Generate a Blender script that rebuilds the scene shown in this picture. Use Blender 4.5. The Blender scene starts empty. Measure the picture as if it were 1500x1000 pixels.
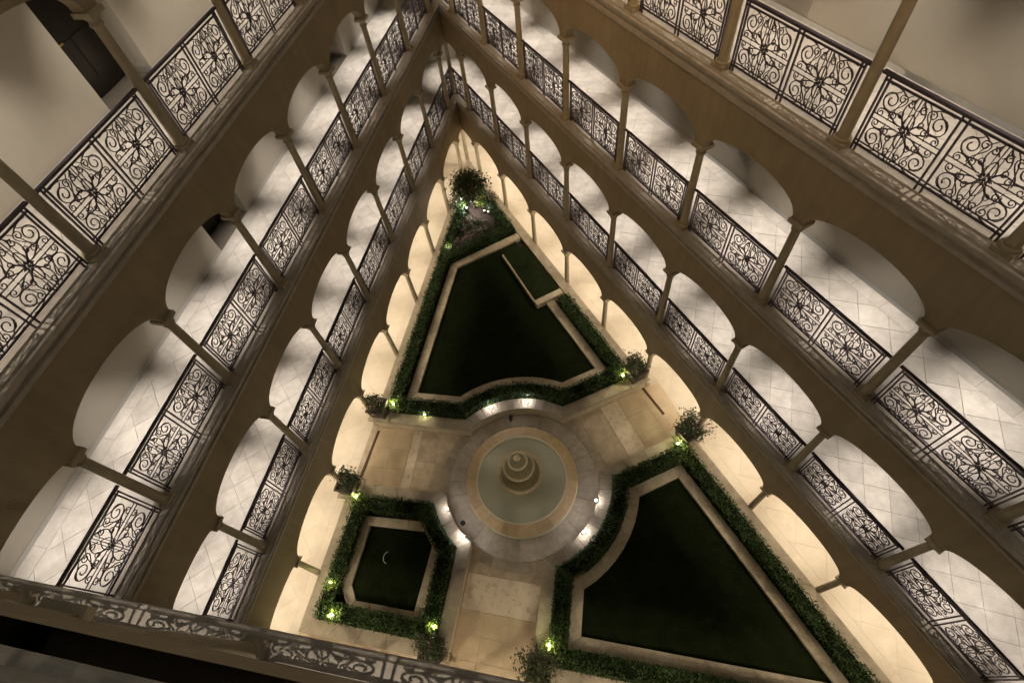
import bpy, math, random
import numpy as np
from mathutils import Vector, Matrix
rnd = random.Random(7)
sc = bpy.context.scene
C = sc.collection
# ------------------------------------------------------------------ camera
cam_d = bpy.data.cameras.new('camera'); cam = bpy.data.objects.new('camera', cam_d); C.objects.link(cam)
B = ((0.9942892943789705, 0.0, 0.1067183165317395), (0.05841867640990511, 0.8368645431689017, -0.5442839283252999),
     (-0.08930877521208842, 0.5474100258368543, 0.8320854561181869))
CAMZ = 16.3
M4 = Matrix([[*B[0], 0], [*B[1], 0], [*B[2], CAMZ], [0, 0, 0, 1]])
cam.matrix_world = M4
cam_d.sensor_width = 36; cam_d.lens = 36 * 774.8 / 1500; cam_d.clip_start = .05; cam_d.clip_end = 500
sc.camera = cam
# ------------------------------------------------------------------ night sky
w = bpy.data.worlds.new('World'); sc.world = w; w.use_nodes = True
nt = w.node_tree; bg = nt.nodes['Background']; sky = nt.nodes.new('ShaderNodeTexSky')
sky.sky_type = 'NISHITA'; sky.sun_disc = False; sky.sun_elevation = math.radians(40.0); sky.sun_rotation = math.radians(200)
sky.dust_density = 4.0
tintn = nt.nodes.new('ShaderNodeMixRGB'); tintn.blend_type = 'MULTIPLY'; tintn.inputs[0].default_value = 1
tintn.inputs[2].default_value = (1.0, .73, .42, 1)          # city glow on the haze
nt.links.new(sky.outputs[0], tintn.inputs[1]); nt.links.new(tintn.outputs[0], bg.inputs[0])
SKY = 0.15
bg.inputs[1].default_value = SKY
sc.view_settings.view_transform = 'Standard'; sc.view_settings.look = 'None'; sc.view_settings.gamma = 1
sc.view_settings.exposure = 0
sc.cycles.max_bounces = 8; sc.cycles.diffuse_bounces = 6; sc.cycles.glossy_bounces = 2
sc.cycles.sample_clamp_indirect = 4
try: sc.cycles.use_light_tree = True
except Exception: pass
P_GAL = {1: 260, 2: 600, 3: 660, 4: 380, 5: 60}
COL_GAL = {1: (1, .89, .76), 2: (1, .88, .78), 3: (1, .89, .80), 4: (1, .87, .74), 5: (1, .82, .64)}

# ------------------------------------------------------------------ materials
def mat(name, col, rough=.7, var=0, scale=6, bump=0, bscale=40, rand=0, metal=0, col2=None, emis=None, estr=0, spec=.4, detail=6):
    m = bpy.data.materials.new(name); m.use_nodes = True
    n = m.node_tree.nodes; l = m.node_tree.links; p = n['Principled BSDF']
    p.inputs['Base Color'].default_value = (*col, 1); p.inputs['Roughness'].default_value = rough
    p.inputs['Metallic'].default_value = metal; p.inputs['Specular IOR Level'].default_value = spec
    tc = n.new('ShaderNodeTexCoord'); geo = n.new('ShaderNodeNewGeometry')
    last = None
    if col2 is not None or var:
        nz = n.new('ShaderNodeTexNoise'); nz.inputs['Scale'].default_value = scale; nz.inputs['Detail'].default_value = detail
        nz.inputs['Roughness'].default_value = .65
        l.new(geo.outputs['Position'], nz.inputs['Vector'])
        cr = n.new('ShaderNodeValToRGB'); cr.color_ramp.elements[0].position = .34; cr.color_ramp.elements[1].position = .68
        c2 = col2 if col2 is not None else tuple(c * (1 - var) for c in col)
        cr.color_ramp.elements[0].color = (*c2, 1); cr.color_ramp.elements[1].color = (*col, 1)
        l.new(nz.outputs[0], cr.inputs[0]); last = cr.outputs[0]
    if rand:
        oi = n.new('ShaderNodeObjectInfo'); mr = n.new('ShaderNodeMapRange')
        mr.inputs[3].default_value = 1 - rand; mr.inputs[4].default_value = 1 + rand * .5
        l.new(oi.outputs['Random'], mr.inputs[0])
        mx = n.new('ShaderNodeVectorMath'); mx.operation = 'SCALE'
        if last: l.new(last, mx.inputs[0])
        else: mx.inputs[0].default_value = col
        l.new(mr.outputs[0], mx.inputs['Scale']); last = mx.outputs[0]
    if last: l.new(last, p.inputs['Base Color'])
    if bump:
        nb = n.new('ShaderNodeTexNoise'); nb.inputs['Scale'].default_value = bscale; nb.inputs['Detail'].default_value = 5
        l.new(geo.outputs['Position'], nb.inputs['Vector'])
        bp = n.new('ShaderNodeBump'); bp.inputs['Strength'].default_value = bump; bp.inputs['Distance'].default_value = .02
        l.new(nb.outputs[0], bp.inputs['Height']); l.new(bp.outputs[0], p.inputs['Normal'])
    if emis:
        p.inputs['Emission Color'].default_value = (*emis, 1); p.inputs['Emission Strength'].default_value = estr
    return m
MT = dict(
 stucco=mat('stucco', (.36, .29, .185), .9, var=.2, scale=1.1, bump=.35, bscale=30),
 column=mat('column_stone', (.44, .38, .26), .75, var=.18, scale=5, bump=.2, bscale=60),
 ledge=mat('ledge_stone', (.47, .43, .37), .8, col2=(.36, .32, .26), scale=5, bump=.35, bscale=35),
 plaster=mat('plaster', (.66, .62, .53), .9, var=.05, scale=2, bump=.15, bscale=50),
 ceiling=mat('ceiling_plaster', (.7, .66, .56), .9, var=.05, scale=2),
 tile=mat('marble_tile', (.68, .65, .59), .38, col2=(.50, .47, .42), scale=3.2, rand=.13, bump=.04, bscale=20),
 tile_w=mat('cream_stone_tile', (.64, .57, .45), .6, col2=(.56, .49, .38), scale=2.2, rand=.06, bump=.1, bscale=30),
 grout=mat('grout', (.17, .15, .12), .9, var=.2),
 grout_w=mat('cream_grout', (.40, .35, .27), .9, var=.1),
 iron=mat('wrought_iron', (.135, .112, .135), .36, var=.35, scale=30, metal=.75, spec=.5),
 coping=mat('coping_stone', (.43, .375, .28), .85, col2=(.31, .265, .195), scale=4.5, rand=.18, bump=.5, bscale=28),
 edging=mat('edging_stone', (.56, .50, .37), .85, col2=(.40, .34, .24), scale=7, rand=.15, bump=.5, bscale=30),
 wallface=mat('garden_wall_render', (.62, .54, .40), .85, var=.25, scale=5, bump=.3),
 pave=mat('paving_slab', (.56, .45, .30), .75, col2=(.46, .36, .235), scale=2.0, rand=.08, bump=.25, bscale=25),
 pave2=mat('weathered_paving', (.52, .43, .31), .8, col2=(.36, .29, .205), scale=3.6, rand=.12, bump=.4, bscale=22),
 ring=mat('ring_paving', (.52, .45, .36), .8, col2=(.38, .33, .26), scale=5, rand=.14, bump=.4, bscale=22),
 rim=mat('rim_sandstone', (.72, .56, .34), .6, col2=(.58, .43, .24), scale=4, rand=.16, bump=.25, bscale=30),
 lip=mat('pale_lip_stone', (.82, .75, .60), .5, var=.1),
 bowlw=mat('bowl_water', (.36, .32, .18), .12, col2=(.27, .25, .13), scale=12, spec=.5),
 fount=mat('fountain_stone', (.72, .62, .44), .6, col2=(.56, .48, .31), scale=8, bump=.3, bscale=30),
 basin=mat('basin_render', (.74, .75, .60), .8, col2=(.60, .63, .49), scale=4),
 soil=mat('soil', (.035, .025, .017), .95, var=.5, scale=20, bump=1, bscale=30),
 mulch=mat('mulch', (.075, .05, .035), .95, col2=(.03, .02, .015), scale=18, bump=1, bscale=30),
 grass=mat('grass_blade', (.032, .050, .013), .9, col2=(.013, .024, .006), scale=2.5, spec=.1),
 lawn=mat('lawn_thatch', (.017, .025, .007), .95, col2=(.008, .013, .004), scale=3.5, bump=1, bscale=60, spec=.1),
 leaf=mat('hedge_leaf', (.060, .105, .026), .55, col2=(.022, .045, .010), scale=9, spec=.3),
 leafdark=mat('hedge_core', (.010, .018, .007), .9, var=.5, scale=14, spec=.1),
 leaf2=mat('shrub_leaf', (.085, .10, .045), .6, col2=(.030, .045, .018), scale=14, spec=.3),
 leafy=mat('lamplit_leaf', (.25, .30, .05), .5, col2=(.11, .17, .03), scale=14, spec=.3),  # hedge leaf brightened and yellowed: lamplight painted into the colour
 bark=mat('bark', (.10, .07, .045), .9, var=.4, scale=20, bump=.5),
 petal=mat('flower_petal', (.62, .45, .44), .6, col2=(.40, .16, .16), scale=16),
 pot=mat('planter_metal', (.055, .040, .028), .6, var=.4, scale=12, bump=.3),
 door=mat('dark_door', (.03, .022, .016), .35, var=.4, scale=6),
 brass=mat('brass', (.5, .36, .14), .3, metal=1),
 white=mat('white_metal', (.75, .75, .72), .5, var=.05),
 black=mat('black_plastic', (.02, .018, .016), .5, var=.2),
 roof=mat('roof_membrane', (.2, .19, .18), .9, var=.2),
 ground=mat('outer_ground', (.06, .055, .05), .9, var=.3, scale=1),
 grate=mat('drain_iron', (.09, .045, .02), .7, var=.4, scale=20),
 lens_w=mat('lamp_lens_warm', (.9, .85, .7), .4, emis=(1, .8, .5), estr=9),
 lens_c=mat('lamp_lens_cool', (.9, .9, .95), .4, emis=(1, .92, .9), estr=14),
 lens_y=mat('lamp_lens_yellow', (.9, .9, .7), .4, emis=(1, .95, .45), estr=9),
)
# mosaic: small inlaid pebbles, colour only (too small to tell apart)
def mosaic():
    m = bpy.data.materials.new('pebble_mosaic'); m.use_nodes = True
    n = m.node_tree.nodes; l = m.node_tree.links; p = n['Principled BSDF']; p.inputs['Roughness'].default_value = .7
    g = n.new('ShaderNodeNewGeometry'); v = n.new('ShaderNodeTexVoronoi'); v.inputs['Scale'].default_value = 9
    v2 = n.new('ShaderNodeTexNoise'); v2.inputs['Scale'].default_value = 4.5; v2.inputs['Detail'].default_value = 3
    l.new(g.outputs['Position'], v.inputs['Vector']); l.new(g.outputs['Position'], v2.inputs['Vector'])
    a = n.new('ShaderNodeMath'); a.operation = 'ADD'; l.new(v.outputs['Color'], a.inputs[0]); l.new(v2.outputs[0], a.inputs[1])
    cr = n.new('ShaderNodeValToRGB'); e = cr.color_ramp.elements
    e[0].position = .5; e[0].color = (.46, .37, .26, 1); e[1].position = 1.25 if False else 1.0; e[1].color = (.62, .53, .40, 1)
    l.new(a.outputs[0], cr.inputs[0]); l.new(cr.outputs[0], p.inputs['Base Color'])
    b = n.new('ShaderNodeBump'); b.inputs['Strength'].default_value = .5; b.inputs['Distance'].default_value = .02
    l.new(v.outputs['Distance'], b.inputs['Height']); l.new(b.outputs[0], p.inputs['Normal'])
    return m
MT['mosaic'] = mosaic()
def water():
    m = bpy.data.materials.new('pool_water'); m.use_nodes = True
    n = m.node_tree.nodes; l = m.node_tree.links; p = n['Principled BSDF']
    p.inputs['Base Color'].default_value = (.66, .68, .52, 1); p.inputs['Roughness'].default_value = .03
    p.inputs['Transmission Weight'].default_value = .2; p.inputs['IOR'].default_value = 1.33
    g = n.new('ShaderNodeNewGeometry'); t = n.new('ShaderNodeTexNoise'); t.inputs['Scale'].default_value = 7; t.inputs['Detail'].default_value = 3
    l.new(g.outputs['Position'], t.inputs['Vector'])
    b = n.new('ShaderNodeBump'); b.inputs['Strength'].default_value = .12; b.inputs['Distance'].default_value = .03
    l.new(t.outputs[0], b.inputs['Height']); l.new(b.outputs[0], p.inputs['Normal'])
    return m
MT['water'] = water()
def streaks(m):
    n = m.node_tree.nodes; l = m.node_tree.links; p = n['Principled BSDF']
    src = p.inputs['Base Color'].links[0].from_socket
    g = n.new('ShaderNodeNewGeometry'); mp = n.new('ShaderNodeMapping'); mp.inputs['Scale'].default_value = (3.2, 3.2, .35)
    t = n.new('ShaderNodeTexNoise'); t.inputs['Scale'].default_value = 1.6; t.inputs['Detail'].default_value = 7; t.inputs['Roughness'].default_value = .7
    l.new(g.outputs['Position'], mp.inputs[0]); l.new(mp.outputs[0], t.inputs['Vector'])
    mr = n.new('ShaderNodeMapRange'); mr.inputs[1].default_value = .3; mr.inputs[2].default_value = .7; mr.inputs[3].default_value = .84; mr.inputs[4].default_value = 1.06
    l.new(t.outputs[0], mr.inputs[0]); v = n.new('ShaderNodeVectorMath'); v.operation = 'SCALE'
    l.new(src, v.inputs[0]); l.new(mr.outputs[0], v.inputs['Scale']); l.new(v.outputs[0], p.inputs['Base Color'])
streaks(MT['stucco']); streaks(MT['column'])

# ------------------------------------------------------------------ mesh helpers
class MB:
    def __init__(s): s.v = []; s.f = []
    def add(s, v, f):
        o = len(s.v); s.v += [tuple(p) for p in v]; s.f += [tuple(i + o for i in q) for q in f]; return s
    def box(s, x0, x1, y0, y1, z0, z1):
        v = [(x, y, z) for z in (z0, z1) for y in (y0, y1) for x in (x0, x1)]
        return s.add(v, [(0, 2, 3, 1), (4, 5, 7, 6), (0, 1, 5, 4), (2, 6, 7, 3), (0, 4, 6, 2), (1, 3, 7, 5)])
    def prism(s, poly, z0, z1, chamfer=0):
        n = len(poly)
        ar = sum(poly[i][0] * poly[(i + 1) % n][1] - poly[(i + 1) % n][0] * poly[i][1] for i in range(n))
        if ar < 0: poly = poly[::-1]
        if chamfer:
            ins = inset(poly, chamfer)
            v = [(*p, z0) for p in poly] + [(*p, z1 - chamfer) for p in poly] + [(*p, z1) for p in ins]
            f = [tuple(range(2 * n, 3 * n))]
            for k in (0, 1): f += [(k * n + i, k * n + (i + 1) % n, (k + 1) * n + (i + 1) % n, (k + 1) * n + i) for i in range(n)]
        else:
            v = [(*p, z0) for p in poly] + [(*p, z1) for p in poly]
            f = [tuple(range(n, 2 * n))] + [(i, (i + 1) % n, n + (i + 1) % n, n + i) for i in range(n)]
        f.append(tuple(range(n))[::-1])
        return s.add(v, f)
    def lathe(s, prof, seg=24, cx=0, cy=0, a0=0):
        n = len(prof); v = []; f = []
        for i in range(seg):
            a = a0 + 2 * math.pi * i / seg
            v += [(cx + r * math.cos(a), cy + r * math.sin(a), z) for r, z in prof]
        for i in range(seg):
            j = (i + 1) % seg
            f += [(i * n + k, j * n + k, j * n + k + 1, i * n + k + 1) for k in range(n - 1)]
        return s.add(v, f)
    def tube(s, pts, r, sides=4, r1=None, flat=None):
        pts = [Vector(p) for p in pts]; n = len(pts); v = []; f = []
        for i, p in enumerate(pts):
            t = (pts[min(i + 1, n - 1)] - pts[max(i - 1, 0)]).normalized()
            up = Vector((0, 1, 0)) if abs(t.y) < .9 else Vector((1, 0, 0))
            a = t.cross(up).normalized(); b = a.cross(t)
            rr = r if r1 is None else r + (r1 - r) * i / (n - 1)
            for k in range(sides):
                q = 2 * math.pi * (k + .5) / sides
                v.append(p + a * (math.cos(q) * rr) + b * (math.sin(q) * rr * (flat or 1)))
        for i in range(n - 1):
            for k in range(sides):
                k2 = (k + 1) % sides
                f.append((i * sides + k, i * sides + k2, (i + 1) * sides + k2, (i + 1) * sides + k))
        f.append(tuple(range(sides))[::-1]); f.append(tuple((n - 1) * sides + k for k in range(sides)))
        return s.add(v, f)
    def mesh(s, name, m, smooth=False):
        me = bpy.data.meshes.new(name); me.from_pydata(s.v, [], s.f); me.materials.append(MT[m])
        if smooth: me.polygons.foreach_set('use_smooth', [True] * len(me.polygons)); me.set_sharp_from_angle(angle=math.radians(40))
        me.update(); return me
def link(name, me, parent=None, loc=None, rz=0):
    o = bpy.data.objects.new(name, me); C.objects.link(o)
    if parent: o.parent = parent
    if loc is not None: o.location = loc
    if rz: o.rotation_euler[2] = rz
    return o
def part(name, mb, m, parent, smooth=False, label=None):
    o = link(name, mb.mesh(name, m, smooth), parent)
    if label: o['label'] = label
    return o
def tag(o, label, cat, group=None, kind=None):
    o['label'] = label
    if cat: o['category'] = cat
    if group: o['group'] = group
    if kind: o['kind'] = kind
    return o
def thing(name, label, cat, loc=(0, 0, 0), rz=0, group=None):
    o = link(name, None, None, loc, rz); return tag(o, label, cat, group)
def struct(name, mb, m, label, kind='structure'):
    o = link(name, mb.mesh(name, m)); o['label'] = label; o['kind'] = kind; return o
def inset(poly, d):
    n = len(poly)
    ar = sum(poly[i][0] * poly[(i + 1) % n][1] - poly[(i + 1) % n][0] * poly[i][1] for i in range(n))
    sg = 1 if ar > 0 else -1; out = []
    for i in range(n):
        p0, p1, p2 = Vector(poly[i - 1]), Vector(poly[i]), Vector(poly[(i + 1) % n])
        e1 = (p1 - p0).normalized(); e2 = (p2 - p1).normalized()
        n1 = Vector((-e1.y, e1.x)) * sg; n2 = Vector((-e2.y, e2.x)) * sg
        b = (n1 + n2); b = b / max(.25, b.dot(n1)) if b.length > 1e-6 else n1
        out.append(tuple(p1 + b * d))
    return out
def clip(poly, cl):            # Sutherland-Hodgman, cl convex ccw
    for i in range(len(cl)):
        a = cl[i]; b = cl[(i + 1) % len(cl)]; out = []
        side = lambda p: (b[0] - a[0]) * (p[1] - a[1]) - (b[1] - a[1]) * (p[0] - a[0])
        for j in range(len(poly)):
            p = poly[j - 1]; q = poly[j]; sp = side(p); sq = side(q)
            if (sp < 0) != (sq < 0):
                t = sp / (sp - sq); out.append((p[0] + t * (q[0] - p[0]), p[1] + t * (q[1] - p[1])))
            if sq >= 0: out.append(q)
        poly = out
        if len(poly) < 3: return []
    return poly
def area(p): return abs(sum(p[i - 1][0] * p[i][1] - p[i][0] * p[i - 1][1] for i in range(len(p)))) / 2
def ccw(p): return p if sum(p[i - 1][0] * p[i][1] - p[i][0] * p[i - 1][1] for i in range(len(p))) > 0 else p[::-1]

# ------------------------------------------------------------------ plan of the triangular court
V2 = lambda x, y: Vector((x, y))
A = V2(-4.7827, 20.7803)
dL = V2(-.32553, -2.47788).normalized(); dR = V2(1.31937, -2.12437).normalized()
NT = V2(.1142, .99346); CT = -.22                      # third side: NT.p = CT
def isect(p, d, nrm, c): return p + d * ((c - nrm.dot(p)) / nrm.dot(d))
Bc = isect(A, dL, NT, CT); Cc = isect(A, dR, NT, CT)
CORN = [A, Bc, Cc]
class W: pass
WING = []
for i, (p, q_, nm) in enumerate(((A, Bc, 'left'), (Bc, Cc, 'near'), (Cc, A, 'right'))):
    o = W(); o.P = p; o.Q = q_; o.u = (q_ - p).normalized(); o.N = V2(-o.u.y, o.u.x); o.L = (q_ - p).length; o.name = nm; o.ang = math.atan2(o.u.y, o.u.x)
    WING.append(o)
cen = (A + Bc + Cc) / 3
for o in WING:
    assert (cen - o.P).dot(o.N) > 0
bis = -(dL + dR).normalized(); CUTD = 2.7
def corner(v, n, wi):
    a = WING[(v - 1) % 3]; b = WING[v]
    # intersect offset lines
    c = b.N.dot(b.P) + n
    p = isect(a.P + a.N * n, a.u, b.N, c)
    if v == 0 and (p - A).dot(bis) > CUTD:
        w_ = WING[wi]; return isect(w_.P + w_.N * n, w_.u, bis, bis.dot(A) + CUTD)
    return p
def pos(wi, s, n):
    w_ = WING[wi]
    if s <= 1e-6: return corner(wi, n, wi)
    if s >= w_.L - 1e-6: return corner((wi + 1) % 3, n, wi)
    return w_.P + w_.u * s + w_.N * n
BAY = 2.4992
cl0 = [0] + [(k + 1.41) * BAY for k in range(-1, 7)]
cl0 = [s for s in cl0 if s < WING[0].L - .5] + [WING[0].L]
cl2 = [0] + [(k + 2.574) * BAY for k in range(-2, 9)]
cl2 = [s for s in cl2 if s < WING[2].L - .5] + [WING[2].L]
cl2 = [WING[2].L - s for s in reversed(cl2)]
L1_ = WING[1].L
sc1 = (V2(-.3, CT + .034) - Bc).dot(WING[1].u)
cl1 = [0] + [s for s in (sc1 + k * BAY for k in range(-6, 7)) if .9 < s < L1_ - .9] + [L1_]
COLS = [cl0, cl1, cl2]
FZ = {1: 0.0, 2: 3.70, 3: 7.40, 4: 11.10, 5: 14.80, 6: 18.5}
SPR = {1: 2.08, 2: 2.20, 3: 2.20, 4: 2.20, 5: 2.20}
RISE = .48
DEPTH = -2.0
ORD = ['first', 'second', 'third', 'fourth', 'fifth', 'sixth', 'seventh', 'eighth', 'ninth', 'tenth', 'eleventh', 'twelfth', 'thirteenth']
STO = {1: 'ground storey', 2: 'second storey', 3: 'third storey', 4: 'fourth storey', 5: 'top storey'}
def from_apex(wi, i, n): # text of a bay / column position
    if wi == 0: return ORD[i] + ' from the apex'
    if wi == 2: return ORD[n - 1 - i] + ' from the apex'
    return ORD[i] + ' from the left corner'
def sweep(wi, prof, s0=0, s1=None):
    w_ = WING[wi]; s1 = w_.L if s1 is None else s1
    n = len(prof); v = []
    for s in (s0, s1):
        for (nn, z) in prof:
            p = pos(wi, s, nn); v.append((p.x, p.y, z))
    f = [(i, n + i, n + (i + 1) % n, (i + 1) % n) for i in range(n)]
    return MB().add(v, f + [tuple(range(n)), tuple(range(2 * n - 1, n - 1, -1))])

# shared column meshes ------------------------------------------------
def col_meshes(h):
    sh = [(.098, .12), (.092, .15), (.088, .2)] + [(.088 - .012 * t / 8 - .0 , .2 + (h - .42) * t / 8) for t in range(1, 9)]
    shaft = MB().lathe(sh, 20).mesh('shaft', 'column', True)
    b = MB().box(-.135, .135, -.135, .135, 0, .07); b.lathe([(0, .07), (.125, .07), (.132, .09), (.125, .11), (.1, .12), (.1, .13)], 20)
    base = b.mesh('plinth', 'column', False)
    c = MB().lathe([(.078, h - .23), (.1, h - .21), (.1, h - .19), (.085, h - .18), (.085, h - .13), (.13, h - .07), (0, h - .07)], 20)
    c.box(-.15, .15, -.15, .15, h - .07, h)
    cap = c.mesh('capital', 'column', False)
    return shaft, base, cap
CM = {h: col_meshes(h) for h in set(SPR.values())}
# wrought iron scroll panels ------------------------------------------
def spiral(cx, cz, r0, r1, a0, turns, n=16):
    return [(cx + (r0 + (r1 - r0) * t / n) * math.cos(a0 + turns * 2 * math.pi * t / n), 0,
             cz + (r0 + (r1 - r0) * t / n) * math.sin(a0 + turns * 2 * math.pi * t / n)) for t in range(n + 1)]
def bez(p0, p1, p2, p3, n=8):
    out = []
    for i in range(n + 1):
        t = i / n; a = (1 - t) ** 3; b = 3 * t * (1 - t) ** 2; c = 3 * t * t * (1 - t); d = t ** 3
        out.append((a * p0[0] + b * p1[0] + c * p2[0] + d * p3[0], 0, a * p0[1] + b * p1[1] + c * p2[1] + d * p3[1]))
    return out
Z0, Z1 = .10, 1.02
def motif(wd):
    m = MB(); zc = (Z0 + Z1) / 2; h = Z1 - Z0; sx = wd / 1.12; r = .0098
    for qx in (-1, 1):
        for qz in (-1, 1):
            X = lambda x: qx * x * sx
            Z = lambda z: zc + qz * z
            def sp(cx, cz, r0, r1, a0, tu, n=16): return [(X(x), 0, Z(z)) for x, _, z in spiral(cx, cz, r0, r1, a0, tu, n)]
            def bz(*p, n=8): return [(X(x), 0, Z(z)) for x, _, z in bez(*p, n=n)]
            # big scroll curling in the outer corner, tail running to the rosette
            m.tube(sp(.375, .27, .135, .03, math.radians(-100), 1.45, 20), r)
            m.tube(bz((.352, .137), (.25, .13), (.16, .22), (.07, .07)), r)
            # lyre pair beside the centre line
            m.tube(bz((.02, .05), (.20, .16), (.19, .33), (.045, .43)), r)
            m.tube(sp(.10, .335, .055, .015, math.radians(60), 1.3, 12), r * .9)
            m.tube(sp(.155, .175, .05, .014, math.radians(250), 1.3, 12), r * .8)
            m.tube(bz((.30, .42), (.36, .36), (.46, .36), (.49, .24), n=6), r * .8)
            m.tube(bz((.13, .44), (.2, .40), (.25, .30), (.30, .02), n=7), r * .75)
            # inner curl towards the end post
            m.tube(sp(.44, .075, .06, .018, math.radians(100), -1.3, 12), r * .9)
            m.tube(bz((.43, .135), (.33, .15), (.24, .05), (.12, .03)), r)
            m.tube(bz((.50, .44), (.40, .46), (.27, .45), (.22, .39), n=6), r * .9)
            m.tube(bz((.055, .02), (.1, .1), (.06, .2), (.0, .25), n=6), r * .9)
            m.tube(sp(.235, .345, .07, .018, math.radians(200), -1.4, 14), r * .85)
            m.tube(sp(.255, .105, .062, .016, math.radians(-30), 1.4, 14), r * .85)
            m.tube(bz((.315, .08), (.34, .17), (.20, .24), (.165, .33), n=6), r * .85)
            m.tube(bz((.02, .30), (.06, .34), (.10, .40), (.04, .455), n=5), r * .8)
    m.tube([(0, 0, Z0), (0, 0, Z1)], r * .9)
    for dz in (-.036, .036):
        m.tube([(-.5 * wd, 0, zc + dz), (-.06, 0, zc + dz)], r * .8); m.tube([(.5 * wd, 0, zc + dz), (.06, 0, zc + dz)], r * .8)
    for dx in (-.045, .045): m.tube([(dx, .01, Z0), (dx, .01, Z1)], r * .7)
    a = m.mesh('scroll_panel', 'iron')
    g = MB()
    for k in range(8):
        t = k * math.pi / 4; c, s_ = math.cos(t), math.sin(t); L_ = .105 if k % 2 == 0 else .08
        g.add([(c * .02, -.012, zc + s_ * .02), (c * L_ * .6 - s_ * .024, -.016, zc + s_ * L_ * .6 + c * .024), (c * L_, -.006, zc + s_ * L_),
               (c * L_ * .6 + s_ * .024, -.016, zc + s_ * L_ * .6 - c * .024), (c * L_ * .6, .012, zc + s_ * L_ * .6)],
              [(0, 1, 2, 3), (0, 4, 1), (1, 4, 2), (2, 4, 3), (3, 4, 0)])
    g.lathe([(0, zc - .028), (.024, zc - .01), (.024, zc + .01), (0, zc + .028)], 8)
    return a, g.mesh('rosette', 'iron')
MOT = {}; RAILM = {}
def railing(wi, lv, i, s0, s1, cols_n, dn):
    w_ = WING[wi]; clr = round((s1 - s0) - .30, 2)
    if clr < .4: return
    key = clr
    if key not in RAILM:
        h = clr / 2
        hand = MB().box(-h - .06, h + .06, -.028, .028, 1.085, 1.115); hand.box(-h - .06, h + .06, -.016, .016, 1.07, 1.085)
        bot = MB().box(-h, h, -.013, .013, Z0 - .012, Z0 + .012); bot.box(-h, h, -.01, .01, Z0 + .05, Z0 + .064)
        top = MB().box(-h, h, -.012, .012, Z1 - .01, Z1 + .012)
        post = MB().box(-.013, .013, -.013, .013, 0, 1.07)
        RAILM[key] = [x.mesh(nm, 'iron') for x, nm in ((hand, 'handrail'), (bot, 'bottom_rail'), (top, 'top_rail'), (post, 'post'))]
    hm, bm_, tm, pm = RAILM[key]
    mid = w_.P + w_.u * ((s0 + s1) / 2) + w_.N * (-.03 + dn)
    t = thing('railing', f'black scrollwork railing bay, {w_.name} wing {STO[lv]}, {from_apex(wi, i, cols_n - 1)}', 'railing',
              (mid.x, mid.y, FZ[lv]), w_.ang, 'wrought iron railing bays between gallery columns')
    link('handrail', hm, t); link('bottom_rail', bm_, t); link('top_rail', tm, t)
    nm_ = max(1, round(clr / 1.15)); wd = round((clr - .10) / nm_ - .05, 3)
    if wd not in MOT: MOT[wd] = motif(wd)
    for k in range(nm_ + 1):
        x = -clr / 2 + .013 + (clr - .026) * k / nm_
        if 0 < k < nm_:
            link('post', pm, t, (x - .042, 0, 0)); link('post', pm, t, (x + .042, 0, 0))
        else:
            link('post', pm, t, (x, 0, 0)); link('post', pm, t, (x + (.055 if k == 0 else -.055), 0, 0))
    for k in range(nm_):
        x = -clr / 2 + clr * (k + .5) / nm_
        p = link('scroll_panel', MOT[wd][0], t, (x, 0, 0)); link('rosette', MOT[wd][1], p)

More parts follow.
